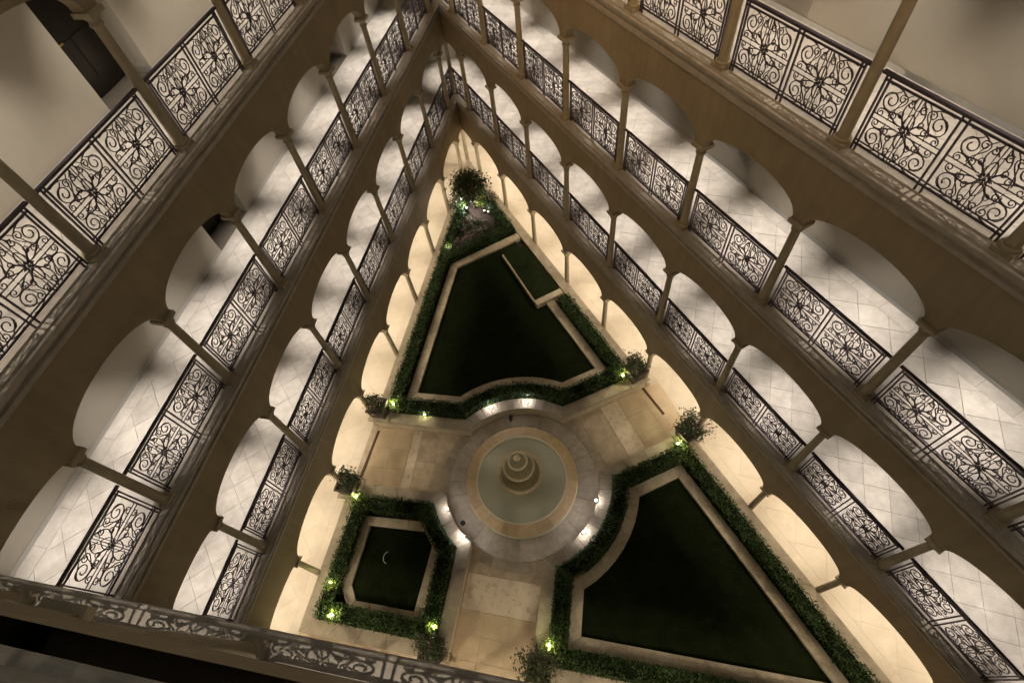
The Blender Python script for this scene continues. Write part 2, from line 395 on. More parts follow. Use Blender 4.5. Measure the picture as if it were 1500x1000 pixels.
# ------------------------------------------------------------------ storeys
TW = .5
TILE_FULL = {}
def tile_floor(wi, lv, slab, sz, mt, bord=.30):
    """diagonal tiles inside a straight border; clipped to the wing's floor; each tile a part"""
    w_ = WING[wi]; z = FZ[lv]
    def frame(n0, n1):
        pts = [pos(wi, 0, n0), pos(wi, w_.L, n0), pos(wi, w_.L, n1)]
        if wi in (0, 2):  # apex end: bisector then cut line
            cutc = bis.dot(A) + CUTD - .01
            for idx, (s, other) in enumerate(((0, 0), (w_.L, 0))):
                pass
        p4 = pos(wi, 0, n1); pts.append(p4)
        if wi == 0:
            # vertices: start n0, end n0, end n1, start n1 (on cut), cut/bisector
            m_ = A + bis * CUTD
            if (p4 - A).dot(bis) > CUTD - .02: pts.append(m_)
        if wi == 2:
            p3 = pts[2]
            if (p3 - A).dot(bis) > CUTD - .02: pts.insert(2, A + bis * CUTD)
        return ccw([(p.x, p.y) for p in pts])
    n = 0; g = .0055 if lv > 1 else .0035
    key = (sz, mt)
    if key not in TILE_FULL:
        q = sz / 2 - g / 2
        TILE_FULL[key] = MB().prism([(-q, -q), (q, -q), (q, q), (-q, q)], -.02, 0, .003).mesh('tile', mt)
    inner = frame(-.12 - bord, DEPTH + bord)
    inn_s = inset(inner, g)
    # diagonal field
    d1 = (w_.u + w_.N).normalized(); d2 = (w_.N - w_.u).normalized(); o0 = w_.P
    R_ = int(30 / sz); cx = sum(p[0] for p in inner) / len(inner); cy = sum(p[1] for p in inner) / len(inner)
    c0 = Vector((cx, cy)); rang = math.atan2(d1.y, d1.x)
    xs = [p[0] for p in inner]; ys = [p[1] for p in inner]
    for a in range(-R_, R_):
        for b in range(-R_, R_):
            c = o0 + d1 * (a * sz) + d2 * (b * sz)
            if not (min(xs) - sz < c.x < max(xs) + sz and min(ys) - sz < c.y < max(ys) + sz): continue
            q = sz / 2 - g / 2
            sq = ccw([tuple(c + d1 * (i * q) + d2 * (j * q)) for i, j in ((-1, -1), (1, -1), (1, 1), (-1, 1))])
            k = clip(sq, inn_s)
            if not k: continue
            ar = area(k)
            if ar < .004: continue
            if ar > 4 * q * q * .999:
                link('tile', TILE_FULL[key], slab, (c.x, c.y, z), rang)
            else:
                link('tile', MB().prism(k, z - .02, z, 0).mesh('tile', mt), slab)
            n += 1
    # straight borders
    for (n0, n1) in ((-.12, -.12 - bord), (DEPTH + bord, DEPTH + .0)):
        m_ = max(1, int(w_.L / (sz * 1.3)))
        for i in range(m_):
            s0 = w_.L * i / m_ + (g / 2 if i else 0); s1 = w_.L * (i + 1) / m_ - (g / 2 if i < m_ - 1 else 0)
            ps = [pos(wi, s0 if i else 0, n0), pos(wi, s1, n0), pos(wi, s1, n1), pos(wi, s0 if i else 0, n1)]
            link('tile', MB().prism(ccw([tuple(p) for p in ps]), z - .02, z, 0).mesh('tile', mt), slab)
    return n
RECESS = {0: [1.35, 6.2, 8.75 + 2.45, 16.2], 2: [], 1: [3.2, 8.2, 12.8]}
LAMPD = {}
def storey(wi, lv):
    w_ = WING[wi]; z = FZ[lv]; zn = FZ[lv + 1]; cols = COLS[wi]; nc = len(cols)
    dn = -.15 if (wi == 1 and lv == 5) else 0
    desc = {1: 'warmly lit', 2: 'lit', 3: 'brightly lit', 4: 'lit', 5: 'dim'}[lv]
    t = thing('arcade_gallery', f'{desc} stucco arcade gallery on slim columns, {w_.name} wing, {STO[lv]}', 'gallery', (w_.P.x, w_.P.y, z), 0, None)
    inv = Matrix.Translation((-w_.P.x, -w_.P.y, -z))
    def P_(name, mb, m, smooth=False, label=None):
        o = part(name, mb, m, t, smooth, label); o.matrix_parent_inverse = inv; return o
    # arcade wall with arches
    zs = z + SPR[lv]; zt = zn - .34; mb = MB(); no, ni = .10 + dn, -.12
    for i in range(nc - 1):
        s0, s1 = cols[i], cols[i + 1]; hw = .12
        a0, a1 = s0 + hw, s1 - hw; mid = (a0 + a1) / 2; ra = (a1 - a0) / 2
        rise = RISE if s1 - s0 > 2 else RISE * .5 * (s1 - s0) / 2.5
        pl = [(s0, zs)]
        NS = 22
        for k in range(NS + 1):
            th = math.pi * (1 - k / NS); pl.append((mid + ra * math.cos(th), zs + rise * max(0, math.sin(th)) ** .9))
        pl.append((s1, zs))
        v = []; f = []
        for (s, zz) in pl:
            for nn in (no, ni):
                p = pos(wi, s, nn); v += [(p.x, p.y, zz), (p.x, p.y, zt)]
        for k in range(len(pl) - 1):
            a = 4 * k; b = a + 4
            f += [(a, b, b + 1, a + 1), (b + 2, a + 2, a + 3, b + 3), (a + 2, b + 2, b, a)]
        mb.add(v, f)
    P_('arcade_wall', mb, 'stucco')
    # string course and ledge of the floor above
    def ledge_prof(zf):
        return [(-.13, zf - .34), (.13, zf - .34), (.15, zf - .32), (.15, zf - .25), (.115, zf - .23), (.115, zf - .19), (.15, zf - .17), (.165, zf - .12),
                (.20, zf - .10), (.205, zf - .045), (.19, zf - .035), (.165, zf - .03), (.15, zf), (-.13, zf)]
    if lv < 5:
        d2 = -.15 if (wi == 1 and lv == 4) else 0
        P_('ledge', sweep(wi, [(a + (d2 if a > 0 else 0), b) for a, b in ledge_prof(zn)]), 'ledge')
    else:
        P_('parapet', sweep(wi, [(-.13, zt), (.2, zt), (.25, zt + .2), (.25, zn + .5), (-.13, zn + .5)]), 'stucco')
    # columns
    sh, ba, ca = CM[SPR[lv]]
    for i, s in enumerate(cols[:-1]):
        p = pos(wi, s, dn / 2 + .0)
        c = link('column', sh, t, (p.x - w_.P.x, p.y - w_.P.y, 0), w_.ang)
        link('plinth', ba, c); link('capital', ca, c)
    # back wall with door recesses
    rc = []
    if wi == 0: rc = [(L_ := 0) or (4.02, 5.55), (11.3, 12.7)]
    if wi == 2: rc = [(w_.L - (2.574 + 3.75) * BAY, w_.L - (2.574 + 2.93) * BAY), (w_.L - 5.6, w_.L - 4.3), (3.0, 4.2)]
    if wi == 1: rc = [(3.5, 4.7), (9.0, 10.2)]
    if lv == 1: rc = rc[:0]
    pts = [(0, DEPTH)]
    for a, b in rc: pts += [(a, DEPTH), (a, DEPTH - .62), (b, DEPTH - .62), (b, DEPTH)]
    pts.append((w_.L, DEPTH))
    mb = MB(); v = []; zc = zn - .30
    for s, nn in pts:
        p = pos(wi, s, nn); v += [(p.x, p.y, z - .02), (p.x, p.y, zc)]
    mb.add(v, [(2 * i + 2, 2 * i, 2 * i + 1, 2 * i + 3) for i in range(len(pts) - 1)])
    P_('back_wall', mb, 'plaster' if lv > 1 else 'plaster')
    sk = MB(); v = []
    for s, nn in pts:
        p = pos(wi, s, nn + .015); v += [(p.x, p.y, z), (p.x, p.y, z + .09)]
    sk.add(v, [(2 * i + 2, 2 * i, 2 * i + 1, 2 * i + 3) for i in range(len(pts) - 1)])
    P_('skirting', sk, 'white' if lv > 1 else 'tile_w')
    for a, b in rc:
        mdl = (a + b) / 2; q = w_.P + w_.u * mdl + w_.N * (DEPTH - .60)
        d = MB().box(-(b - a) / 2 + .12, (b - a) / 2 - .12, -.02, .03, 0, 2.1)
        for xx in (-1, 1):
            d.box(xx * .05 - .02 if xx > 0 else -(b - a) / 2 + .2, (b - a) / 2 - .2 if xx > 0 else -.03, .03, .045, .3, 1.0)
        do = link('door', d.mesh('door', 'door'), t, (q.x - w_.P.x, q.y - w_.P.y, 0), w_.ang)
        link('handle', MB().box(.2, .32, .05, .08, 1.0, 1.03).mesh('handle', 'brass'), do)
        fr = MB()
        hh = (b - a) / 2
        fr.box(-hh + .03, -hh + .12, -.02, .06, 0, 2.19); fr.box(hh - .12, hh - .03, -.02, .06, 0, 2.19); fr.box(-hh + .12, hh - .12, -.02, .06, 2.1, 2.19)
        link('door_frame', fr.mesh('door_frame', 'plaster'), t, (q.x - w_.P.x, q.y - w_.P.y, 0), w_.ang)
    # railings
    if lv > 1:
        for i in range(nc - 1): railing(wi, lv, i, cols[i], cols[i + 1], nc, dn)
    # lamps
    for i in range(nc - 1):
        s0, s1 = cols[i], cols[i + 1]
        if s1 - s0 < 1.3: continue
        m_ = (s0 + s1) / 2
        q = w_.P + w_.u * m_ + w_.N * (-1.06)
        zc_ = zn - .30
        l = thing('ceiling_light', f'round recessed ceiling light, {w_.name} wing {STO[lv]}, bay {from_apex(wi, i, nc - 1)}', 'ceiling light', (q.x, q.y, zc_), 0, 'recessed ceiling lights of the galleries')
        if 'm' not in LAMPD:
            LAMPD['m'] = (MB().lathe([(.06, -.001), (.06, -.012), (.085, -.012), (.09, -.001)], 16).mesh('trim_ring', 'white'),
                          MB().lathe([(0, -.006), (.06, -.006)], 16).mesh('lens', 'lens_w'))
        link('trim_ring', LAMPD['m'][0], l); link('lens', LAMPD['m'][1], l)
        if lv not in LAMPD:
            d = bpy.data.lights.new('downlight', 'SPOT'); d.energy = P_GAL[lv]; d.color = COL_GAL[lv]; d.spot_size = math.radians(50 if lv < 4 else 74); d.spot_blend = 1.0
            d.shadow_soft_size = .06; LAMPD[lv] = d
        link('lamp', LAMPD[lv], l, (0, 0, -.03))
        if lv == 1:  # added fill spot in the same fitting, brightens the courtyard paving
            if 'wide' not in LAMPD:
                d = bpy.data.lights.new('spill_fill', 'SPOT'); d.energy = 165; d.color = (1, .83, .63); d.spot_size = math.radians(165); d.spot_blend = .5
                d.shadow_soft_size = .08; LAMPD['wide'] = d
            link('spill_fill', LAMPD['wide'], l, (0, 0, -.035))
    if wi == 0:
        q = A + bis * 1.35
        l = thing('ceiling_light', f'round recessed ceiling light at the apex corner, {STO[lv]}', 'ceiling light', (q.x, q.y, zn - .30), 0, 'recessed ceiling lights of the galleries')
        link('trim_ring', LAMPD['m'][0], l); link('lens', LAMPD['m'][1], l); link('lamp', LAMPD[lv], l, (0, 0, -.03))
    return t
for lv in range(1, 6):
    for wi in range(3): storey(wi, lv)

# floors (setting)
def ring_poly(wi, n0, n1):
    w_ = WING[wi]
    pts = [pos(wi, 0, n0), pos(wi, w_.L, n0), pos(wi, w_.L, n1), pos(wi, 0, n1)]
    if wi == 0: pts.append(A + bis * CUTD)
    if wi == 2: pts.insert(2, A + bis * CUTD)
    return ccw([tuple(p) for p in pts])
for lv in range(1, 7):
    for wi in range(3):
        z = FZ[lv]
        if lv == 6: nm, m, lb = 'roof_slab', 'roof', f'flat roof over the {WING[wi].name} wing'
        else: nm, m, lb = 'gallery_floor', 'grout', f'tiled gallery floor of the {WING[wi].name} wing, {STO[lv]}'
        sl = struct(nm, MB().prism(ring_poly(wi, -.125, DEPTH - .9), z - .30, z - .012), 'grout_w' if lv == 1 else m, lb)
        if lv in (1, 2, 3, 4) and wi != 1 or (lv, wi) == (4, 1): tile_floor(wi, lv, sl, .80 if lv == 1 else .52, 'tile_w' if lv == 1 else 'tile')
        elif lv != 6:
            fl = part('tile_field', MB().prism(ring_poly(wi, -.13, DEPTH), z - .011, z), 'tile', sl)
# outer shell walls behind the galleries and the wall closing the apex end
for wi in range(3):
    w_ = WING[wi]
    tag(link('outer_wall', sweep(wi, [(DEPTH - .9, -.3), (DEPTH - .9, 18.5), (DEPTH - 1.2, 18.5), (DEPTH - 1.2, -.3)]).mesh('outer_wall', 'stucco')),
        f'plain outer wall closing the {w_.name} wing behind its galleries', 'wall')
cA = A + bis * (CUTD + .002); cu = V2(-bis.y, bis.x)
m = MB(); h = 1.9
e = [cA + cu * h, cA - cu * h, cA - cu * h + bis * .25, cA + cu * h + bis * .25]
m.prism([tuple(p) for p in e], -.3, 18.5)
tag(link('end_wall', m.mesh('end_wall', 'plaster')), 'plain pale end wall where the two long wings meet at the apex', 'wall')
# small dark plate on third storey back wall of left wing
q = WING[0].P + WING[0].u * ((1.95 + 1.41) * BAY) + WING[0].N * (DEPTH + .02)
o = link('wall_plate', MB().box(-.05, .05, -.015, .02, -.09, .09).mesh('wall_plate', 'black'), None, (q.x, q.y, FZ[3] + .35), WING[0].ang)
tag(o, 'small dark wall plate low on the white wall of the left third storey gallery', 'wall plate')

# ------------------------------------------------------------------ ground
struct('ground', MB().prism([(-300, -300), (300, -300), (300, 300), (-300, 300)], -1, -.32), 'ground', 'dark open ground around the building')
court = [tuple(corner(v, -.125, v)) for v in range(3)]
paving = struct('courtyard_paving', MB().prism(ccw(court), -.3, 0.0), 'pave2', 'brown stone paving of the triangular courtyard')
FC = V2(-1.44, 5.33); RW = 2.36
# outlines of the planted beds (outer wall edge)
oL = lambda n: (WING[0].P + WING[0].N * n, WING[0].u)
def line_y(p, d, y): t = (y - p.y) / d.y; return p + d * t
def arc(c, r, a0, a1, n): return [tuple(c + V2(math.cos(a0 + (a1 - a0) * i / n), math.sin(a0 + (a1 - a0) * i / n)) * r) for i in range(n + 1)]
def ang(p): return math.atan2(p[1] - FC.y, p[0] - FC.x)
nin = .055
PL, uL = WING[0].P + WING[0].N * nin, WING[0].u
PR, uR = WING[2].Q + WING[2].N * nin, -WING[2].u
apexin = corner(0, nin, 0)
def cross(p, d, q, e):
    k = d.x * e.y - d.y * e.x; t = ((q.x - p.x) * e.y - (q.y - p.y) * e.x) / k; return p + d * t
# front edge of upper bed
f1 = V2(-3.26, 6.89); fd = (V2(-6.51, 7.14) - f1).normalized(); f0 = cross(f1, fd, PL, uL)
f2 = V2(-.215, 7.345); fe = V2(2.85, 1.44).normalized(); f3 = cross(f2, fe, PR, uR)
V0 = V2(-4.73, 14.05); VD = V2(2.53, 1.62).normalized()          # upper edge of the V-shaped cross strip
vl = cross(V0, VD, PL, uL); vr = cross(V0, VD, PR, uR)
UPPER = [tuple(f0)] + arc(FC, RW, ang(f1), ang(f2), 14) + [tuple(f3), tuple(vr), tuple(vl)]
APEX = [tuple(vl), tuple(vr), tuple(apexin)]
g1 = V2(-3.775, 4.80); g0 = cross(g1, (V2(-6.5, 5.02) - g1).normalized(), PL, uL); g2 = V2(-2.80, 3.40)
bt = lambda x: .03 - .115 * x
SW = [tuple(g0), (PL + uL * ((bt(-7.3) - PL.y) / uL.y)).to_tuple() if False else tuple(line_y(PL, uL, .90)), (-3.16, bt(-3.16)), tuple(g2)] + arc(FC, RW, ang(g2), ang(g1) - (2 * math.pi if ang(g1) > 0 else 0), 6)[1:]
h1 = V2(.86, 5.62); h2 = V2(-.70, 3.09)
h1 = FC + (h1 - FC).normalized() * RW; h2 = FC + (h2 - FC).normalized() * RW
h0 = cross(h1, V2(2.85, 1.44).normalized(), PR, uR)
sx_ = line_y(PR, uR, -.55); 
SE = [tuple(h0)] + arc(FC, RW, ang(h1), ang(h2), 12) + [(-.96, bt(-.96)), tuple(V2(7.8, bt(7.8)))]
SE[-1] = tuple(cross(V2(-.96, bt(-.96)), V2(1, -.115).normalized(), PR, uR))
TOPZ = .50
def stones(parent, name, outer, inner, z0, z1, m, ln=.85, skip=(), closed=True, gap=.004, ch=.008):
    n = len(outer); rng = range(n if closed else n - 1)
    # group consecutive tiny edges (arcs) as they are
    for i in rng:
        if i in skip: continue
        j = (i + 1) % n
        o0, o1, i0, i1 = Vector(outer[i]), Vector(outer[j]), Vector(inner[i]), Vector(inner[j])
        L_ = (o1 - o0).length; k = max(1, round(L_ / ln))
        for a in range(k):
            t0 = a / k + gap / L_ / 2; t1 = (a + 1) / k - gap / L_ / 2
            t0 += 0; dz = rnd.uniform(-.002, .002)
            poly = [tuple(o0.lerp(o1, t0)), tuple(o0.lerp(o1, t1)), tuple(i0.lerp(i1, t1)), tuple(i0.lerp(i1, t0))]
            link(name, MB().prism(ccw(poly), z0, z1 + dz, ch).mesh(name, m), parent)
def wall_thing(poly, label, skip=()):
    t = thing('garden_wall', label, 'garden wall', (*poly[0], 0)); 
    inv = Matrix.Translation((-poly[0][0], -poly[0][1], 0))
    core = MB(); n = len(poly); a = inset(poly, .03); b = inset(poly, .36)
    for i in range(n):
        if i in skip: continue
        j = (i + 1) % n; core.prism(ccw([a[i], a[j], b[j], b[i]]), 0, TOPZ - .065)
    c = part('wall_core', core, 'wallface', t); c.matrix_parent_inverse = inv
    before = set(C.objects)
    stones(t, 'coping_stone', poly, inset(poly, .38), TOPZ - .065, TOPZ, 'coping', skip=skip)
    for o in set(C.objects) - before: o.matrix_parent_inverse = inv
    return t
UPW = UPPER[:-2] + [tuple(apexin)]
nW = len(UPW)
wall_thing(UPW, 'low stone wall with grey coping round the large upper bed, curving above the fountain')
wall_thing(SW, 'low stone wall with pale coping round the small lower left lawn')
wall_thing(SE, 'low stone wall with grey coping round the large lower right lawn')
def soil_bed(poly, label, m='soil', z=.32):
    return struct('soil', MB().prism(ccw(inset(poly, .2)), .02, z), m, label)
soil_bed(UPW, 'dark soil under the hedge of the upper lawn'); vE = V2(-VD.y, VD.x)
APX = [tuple(cross(V0 - vE * .37, VD, PL, uL)), tuple(cross(V0 - vE * .37, VD, PR, uR)), tuple(apexin)]
struct('mulch_bed', MB().prism(ccw(inset(APX, .36)), .02, .36), 'mulch', 'brown mulch bed at the apex')
soil_bed(SW, 'dark soil under the hedge of the lower left lawn'); soil_bed(SE, 'dark soil under the hedge of the lower right lawn')
# inner edging strips and lawns
def edging(poly, wd, label, z=.50, skip=(), ln=.7, zl=.40, lawn=True, llabel=''):
    inn = inset(poly, wd)
    t = thing('lawn_edging', label, 'stone edging', (*poly[0], 0)); inv = Matrix.Translation((-poly[0][0], -poly[0][1], 0))
    before = set(C.objects)
    stones(t, 'edging_stone', poly, inn, .1, z, 'edging', ln=ln, skip=skip)
    for o in set(C.objects) - before: o.matrix_parent_inverse = inv
    if lawn:
        struct('lawn', MB().prism(ccw(inset(poly, wd * .5)), .05, zl), 'lawn', llabel)
        grass_on(inn, zl, llabel)
    return t
def inside(px_, py_, poly):
    c = np.zeros(px_.shape, bool); n = len(poly)
    for i in range(n):
        x0, y0 = poly[i - 1]; x1, y1 = poly[i]
        if y0 == y1: continue
        k = ((y0 > py_) != (y1 > py_)) & (px_ < (x1 - x0) * (py_ - y0) / (y1 - y0) + x0); c ^= k
    return c
NR = np.random.RandomState(3)
def quads_mesh(name, cen_, ax, ay, mats, midx=None):
    n = len(cen_); v = np.empty((n, 4, 3), np.float32)
    v[:, 0] = cen_ - ax; v[:, 1] = cen_ - ay * .8; v[:, 2] = cen_ + ax; v[:, 3] = cen_ + ay * .8
    me = bpy.data.meshes.new(name); me.vertices.add(n * 4); me.vertices.foreach_set('co', v.ravel())
    me.loops.add(n * 4); me.loops.foreach_set('vertex_index', np.arange(n * 4, dtype=np.int32))
    me.polygons.add(n); me.polygons.foreach_set('loop_start', np.arange(0, n * 4, 4, dtype=np.int32)); me.polygons.foreach_set('loop_total', np.full(n, 4, np.int32))
    for m_ in mats: me.materials.append(MT[m_])
    if midx is not None: me.polygons.foreach_set('material_index', midx.astype(np.int32))
    me.update(); me.validate(); return me
def leaves(name, pts, size, mats=('leaf',), midx=None, up=.3):
    n = len(pts); pts = np.asarray(pts, np.float32)
    a = NR.normal(size=(n, 3)); a /= np.linalg.norm(a, axis=1)[:, None]
    b = NR.normal(size=(n, 3)); b[:, 2] *= (1 - up); b -= (a * b).sum(1)[:, None] * a; b /= np.linalg.norm(b, axis=1)[:, None]
    s = size * NR.uniform(.6, 1.3, n)[:, None]
    return quads_mesh(name, pts, a * s, b * s * .55, mats, midx)
def grass_on(poly, z, label):
    p = np.array(poly); ar = area(poly); n = int(ar * 1300)
    x = NR.uniform(p[:, 0].min(), p[:, 0].max(), n * 2); y = NR.uniform(p[:, 1].min(), p[:, 1].max(), n * 2)
    k = inside(x, y, poly); x = x[k]; y = y[k]; n = len(x)
    cen_ = np.stack([x, y, np.full(n, z + .012)], 1)
    a = NR.normal(size=(n, 3)); a[:, 2] = np.abs(a[:, 2]) + .8; a /= np.linalg.norm(a, axis=1)[:, None]
    b = NR.normal(size=(n, 3)); b -= (a * b).sum(1)[:, None] * a; b /= np.linalg.norm(b, axis=1)[:, None]
    me = quads_mesh('grass', cen_, a * (.022 * NR.uniform(.6, 1.4, n)[:, None]), b * .007, ('grass',))
    o = link('grass', me); o['kind'] = 'stuff'; o['label'] = 'short grass blades covering the ' + label.replace('dark green lawn ', 'lawn '); o['category'] = 'grass'
EU = inset(UPPER, .86); ES = inset(SE, .86)
# upper lawn: the cross strip is its own V leg
nU = len(UPPER)
upl = inset(UPPER, .88)
tl = cross(V0, VD, Vector(upl[-1]), uL); tr0 = V2(-2.2, 15.67)
upl[-1] = tuple(cross(V0, VD, Vector(upl[0]), uL)); 
upl[-2] = tuple(cross(V0, VD, Vector(upl[nU - 3]), uR))
upin = inset(upl, .32)
eg = thing('lawn_edging', 'pale stone edging strip framing the large upper lawn', 'stone edging', (*upl[0], 0)); einv = Matrix.Translation((-upl[0][0], -upl[0][1], 0))
before = set(C.objects)
stones(eg, 'edging_stone', upl, upin, .1, .50, 'edging', ln=.7, skip=(nU - 3, nU - 2))
rA, rB = Vector(upl[nU - 3]), Vector(upin[nU - 3]); rtop = V2(-.41, 12.36)
rA2 = rA - uR * ((rtop - rA).dot(-uR)); rB2 = rB - uR * ((rtop - rB).dot(-uR))
stones(eg, 'edging_stone', [tuple(rA), tuple(rA2)], [tuple(rB), tuple(rB2)], .1, .50, 'edging', closed=False)
vE = V2(-VD.y, VD.x)
p1 = cross(V0, VD, PR + WING[2].N * .38, uR); p1b = cross(V0 - vE * .32, VD, PR + WING[2].N * .38, uR)
stones(eg, 'edging_stone', [upl[-1], tuple(p1)], [upin[-1], tuple(p1b)], .1, .505, 'edging', closed=False)
for o in set(C.objects) - before: o.matrix_parent_inverse = einv
lawn_poly = inset(upl[:-2] + [tuple(cross(V0, VD, PR + WING[2].N * .5, uR)), upl[-1]], .1)
struct('lawn', MB().prism(ccw(lawn_poly), .05, .40), 'lawn', 'dark green lawn of the large upper bed')
grass_on(upin, .40, 'dark green lawn of the large upper bed')
# rectangular bed beside the right wall
r0, r1, r2, r3 = V2(-2.66, 14.44), V2(-1.80, 15.0), V2(-.33, 12.66), V2(-1.3, 12.08)
t = thing('rectangular_bed', 'dark rectangular grass bed with a thin pale rim beside the right wall', 'grass bed')
k = MB().prism([tuple(r0), tuple(r0 + V2(.05, .03)), tuple(r3 + V2(.05, .03)), tuple(r3)], .3, .56, .004); part('rim', k, 'edging', t)
k = MB().prism(ccw([tuple(r0 + V2(.05, .03)), tuple(r1), tuple(r2), tuple(r3 + V2(.05, .03))]), .3, .515); part('bed', k, 'lawn', t)
bdir = (r2 - r3).normalized(); bn = V2(bdir.y, -bdir.x)
stones(t, 'rim_stone', [tuple(r3), tuple(r2)], [tuple(r3 + bn * .26), tuple(r2 + bn * .26)], .3, .62, 'edging', ln=.5, closed=False)
# lower left inner edging, with its cut corners
swi = [(-6.13, 4.05), (-6.40, 2.10), (-6.07, 1.48), (-3.97, 1.24), (-3.66, 3.30), (-4.05, 3.92)]
edging(swi, .27, 'pale stone edging with cut corners framing the small lower left lawn', ln=.6, llabel='dark green lawn of the small lower left bed')
edging(ES, .32, 'pale stone edging strip framing the large lower right lawn', llabel='dark green lawn of the large lower right bed')

# ------------------------------------------------------------------ hedges
def hedge(poly, label, width=.46, off=.385, h=.36, skip=(), dens=900, z0=.32, ho=0):
    a = inset(poly, off); b = inset(poly, off + width); n = len(poly)
    t = thing('hedge', label, 'hedge', (*poly[0], 0)); inv = Matrix.Translation((-poly[0][0], -poly[0][1], 0))
    core = MB(); pts = []
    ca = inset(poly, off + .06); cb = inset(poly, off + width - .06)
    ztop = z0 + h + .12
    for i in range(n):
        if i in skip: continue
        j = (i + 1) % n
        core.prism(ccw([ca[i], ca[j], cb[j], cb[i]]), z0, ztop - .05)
        a0, a1, b0, b1 = map(np.array, (a[i], a[j], b[i], b[j])); L_ = np.linalg.norm(a1 - a0) * .5 + np.linalg.norm(b1 - b0) * .5
        m_ = int(L_ * width * dens * 1.3) + int(L_ * h * dens * 1.2)
        s = NR.uniform(0, 1, m_); q = NR.uniform(0, 1, m_); top = NR.uniform(0, 1, m_) < .6
        q = np.where(top, q, np.where(NR.uniform(0, 1, m_) < .5, NR.uniform(-.02, .1, m_), NR.uniform(.9, 1.02, m_)))
        bumpz = .035 * np.sin(s * L_ * 5.1 + i) + .03 * np.sin(s * L_ * 11.7 + 2 * i) + .03 * np.sin(q * 5 + s * 9)
        z = np.where(top, ztop + NR.normal(0, .022, m_) + bumpz, NR.uniform(z0, ztop + .02, m_))
        xy = (a0 + np.outer(s, a1 - a0)) * (1 - q[:, None]) + (b0 + np.outer(s, b1 - b0)) * q[:, None]
        xy += NR.normal(0, .022, xy.shape)
        pts.append(np.column_stack([xy, z]))
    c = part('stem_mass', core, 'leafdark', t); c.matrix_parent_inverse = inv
    pts = np.concatenate(pts)
    o = link('foliage', leaves('foliage', pts, .036), t); o.matrix_parent_inverse = inv
    return t
# index helpers for skipped sides
hedge(UPW, 'clipped dark green hedge along the left wall and curved front of the large upper lawn', skip=(nW - 2,))
# right leg of the upper hedge stops at the rectangular bed
rl0 = Vector(f3); rl1 = cross(r3, bdir, PR, uR) - (-uR) * 0
rl1 = V2(*rl1) + uR * .42
qd = WING[2].N
def seg_hedge(pa, pb, label, w_=.46, off=.385, nrm=None, h=.36):
    nrm = nrm or qd
    t = thing('hedge', label, 'hedge', (pa.x, pa.y, 0)); inv = Matrix.Translation((-pa.x, -pa.y, 0))
    a0, a1, b0, b1 = pa + nrm * off, pb + nrm * off, pa + nrm * (off + w_), pb + nrm * (off + w_)
    e_ = .05
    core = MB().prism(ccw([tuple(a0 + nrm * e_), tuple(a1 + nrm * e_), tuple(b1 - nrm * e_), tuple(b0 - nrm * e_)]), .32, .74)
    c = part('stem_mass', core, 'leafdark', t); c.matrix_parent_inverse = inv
    L_ = (pb - pa).length; m_ = int(L_ * 900 * (w_ * 1.3 + .36 * 1.2))
    s = NR.uniform(0, 1, m_)[:, None]; q = NR.uniform(-.02, 1.02, m_)[:, None]; top = NR.uniform(0, 1, m_) < .6
    q = np.where(top[:, None], q, np.round(q)); z = np.where(top, .80 + NR.normal(0, .025, m_) + .04 * np.sin(s[:, 0] * L_ * 6), NR.uniform(.32, .8, m_))
    A0, A1, B0, B1 = (np.array(p) for p in (a0, a1, b0, b1))
    xy = (A0 + s * (A1 - A0)) * (1 - q) + (B0 + s * (B1 - B0)) * q + NR.normal(0, .022, (m_, 2))
    o = link('foliage', leaves('foliage', np.column_stack([xy, z]), .036), t); o.matrix_parent_inverse = inv
seg_hedge(rl0 - uR * .55, rl1, 'straight clipped hedge along the right wall below the rectangular bed')
hv = V0 - vE * .0
ha = cross(hv, VD, PL + WING[0].N * .80, uL); hb = cross(hv, VD, PR + WING[2].N * .42, uR)
seg_hedge(ha, hb, 'dark clipped hedge just above the cross edging of the upper lawn', .40, .02, vE)
hc = cross(hv, VD, PR, uR)
seg_hedge(V2(*hc) - uR * .3, V2(*apexin) + uR * 1.5, 'clipped hedge along the right wall of the small apex bed', .40, .385, WING[2].N)
hedge(SW, 'clipped dark green hedge round the small lower left lawn')
hedge(SE, 'clipped dark green hedge round the large lower right lawn')

# ------------------------------------------------------------------ paving pieces
def slab_field(o, ud, vd, lu, lv_, nu, nv, m, parent, name='paving_slab', z=.014, jit=0):
    for i in range(nu):
        for j in range(nv):
            g = .003
            c = [(i / nu * lu + g, j / nv * lv_ + g), ((i + 1) / nu * lu - g, j / nv * lv_ + g), ((i + 1) / nu * lu - g, (j + 1) / nv * lv_ - g), (i / nu * lu + g, (j + 1) / nv * lv_ - g)]
            pl = [tuple(o + ud * a + vd * b) for a, b in c]
            link(name, MB().prism(ccw(pl), .001, z + rnd.uniform(-.0015, .0015), .003).mesh(name, m), parent)
def walkway(mouth, inward, edge, Lfull, wid, bands, label):
    """mouth: corner at the gallery end; inward: unit vector to the fountain; edge: unit vector across; bands: (start,end,mat,nu,nv)"""
    for (a, b, m, nu, nv) in bands:
        slab_field(mouth + inward * a, inward, edge, b - a, wid, nu, nv, m, paving, 'paving_slab' if m != 'mosaic' else 'mosaic_band')
iw = -fd; ew = V2(iw.y, -iw.x)     # west walkway: inward along the upper wall
walkway(f0 + ew * .0 + iw * .0, iw, ew, 3.3, 2.09, [(.05, 1.30, 'pave', 2, 3), (1.31, 1.62, 'mosaic', 1, 1), (1.63, 2.9, 'pave2', 2, 2), ], 'w')
ie = -fe; ee = V2(-ie.y, ie.x)
if ee.y > 0: ee = -ee
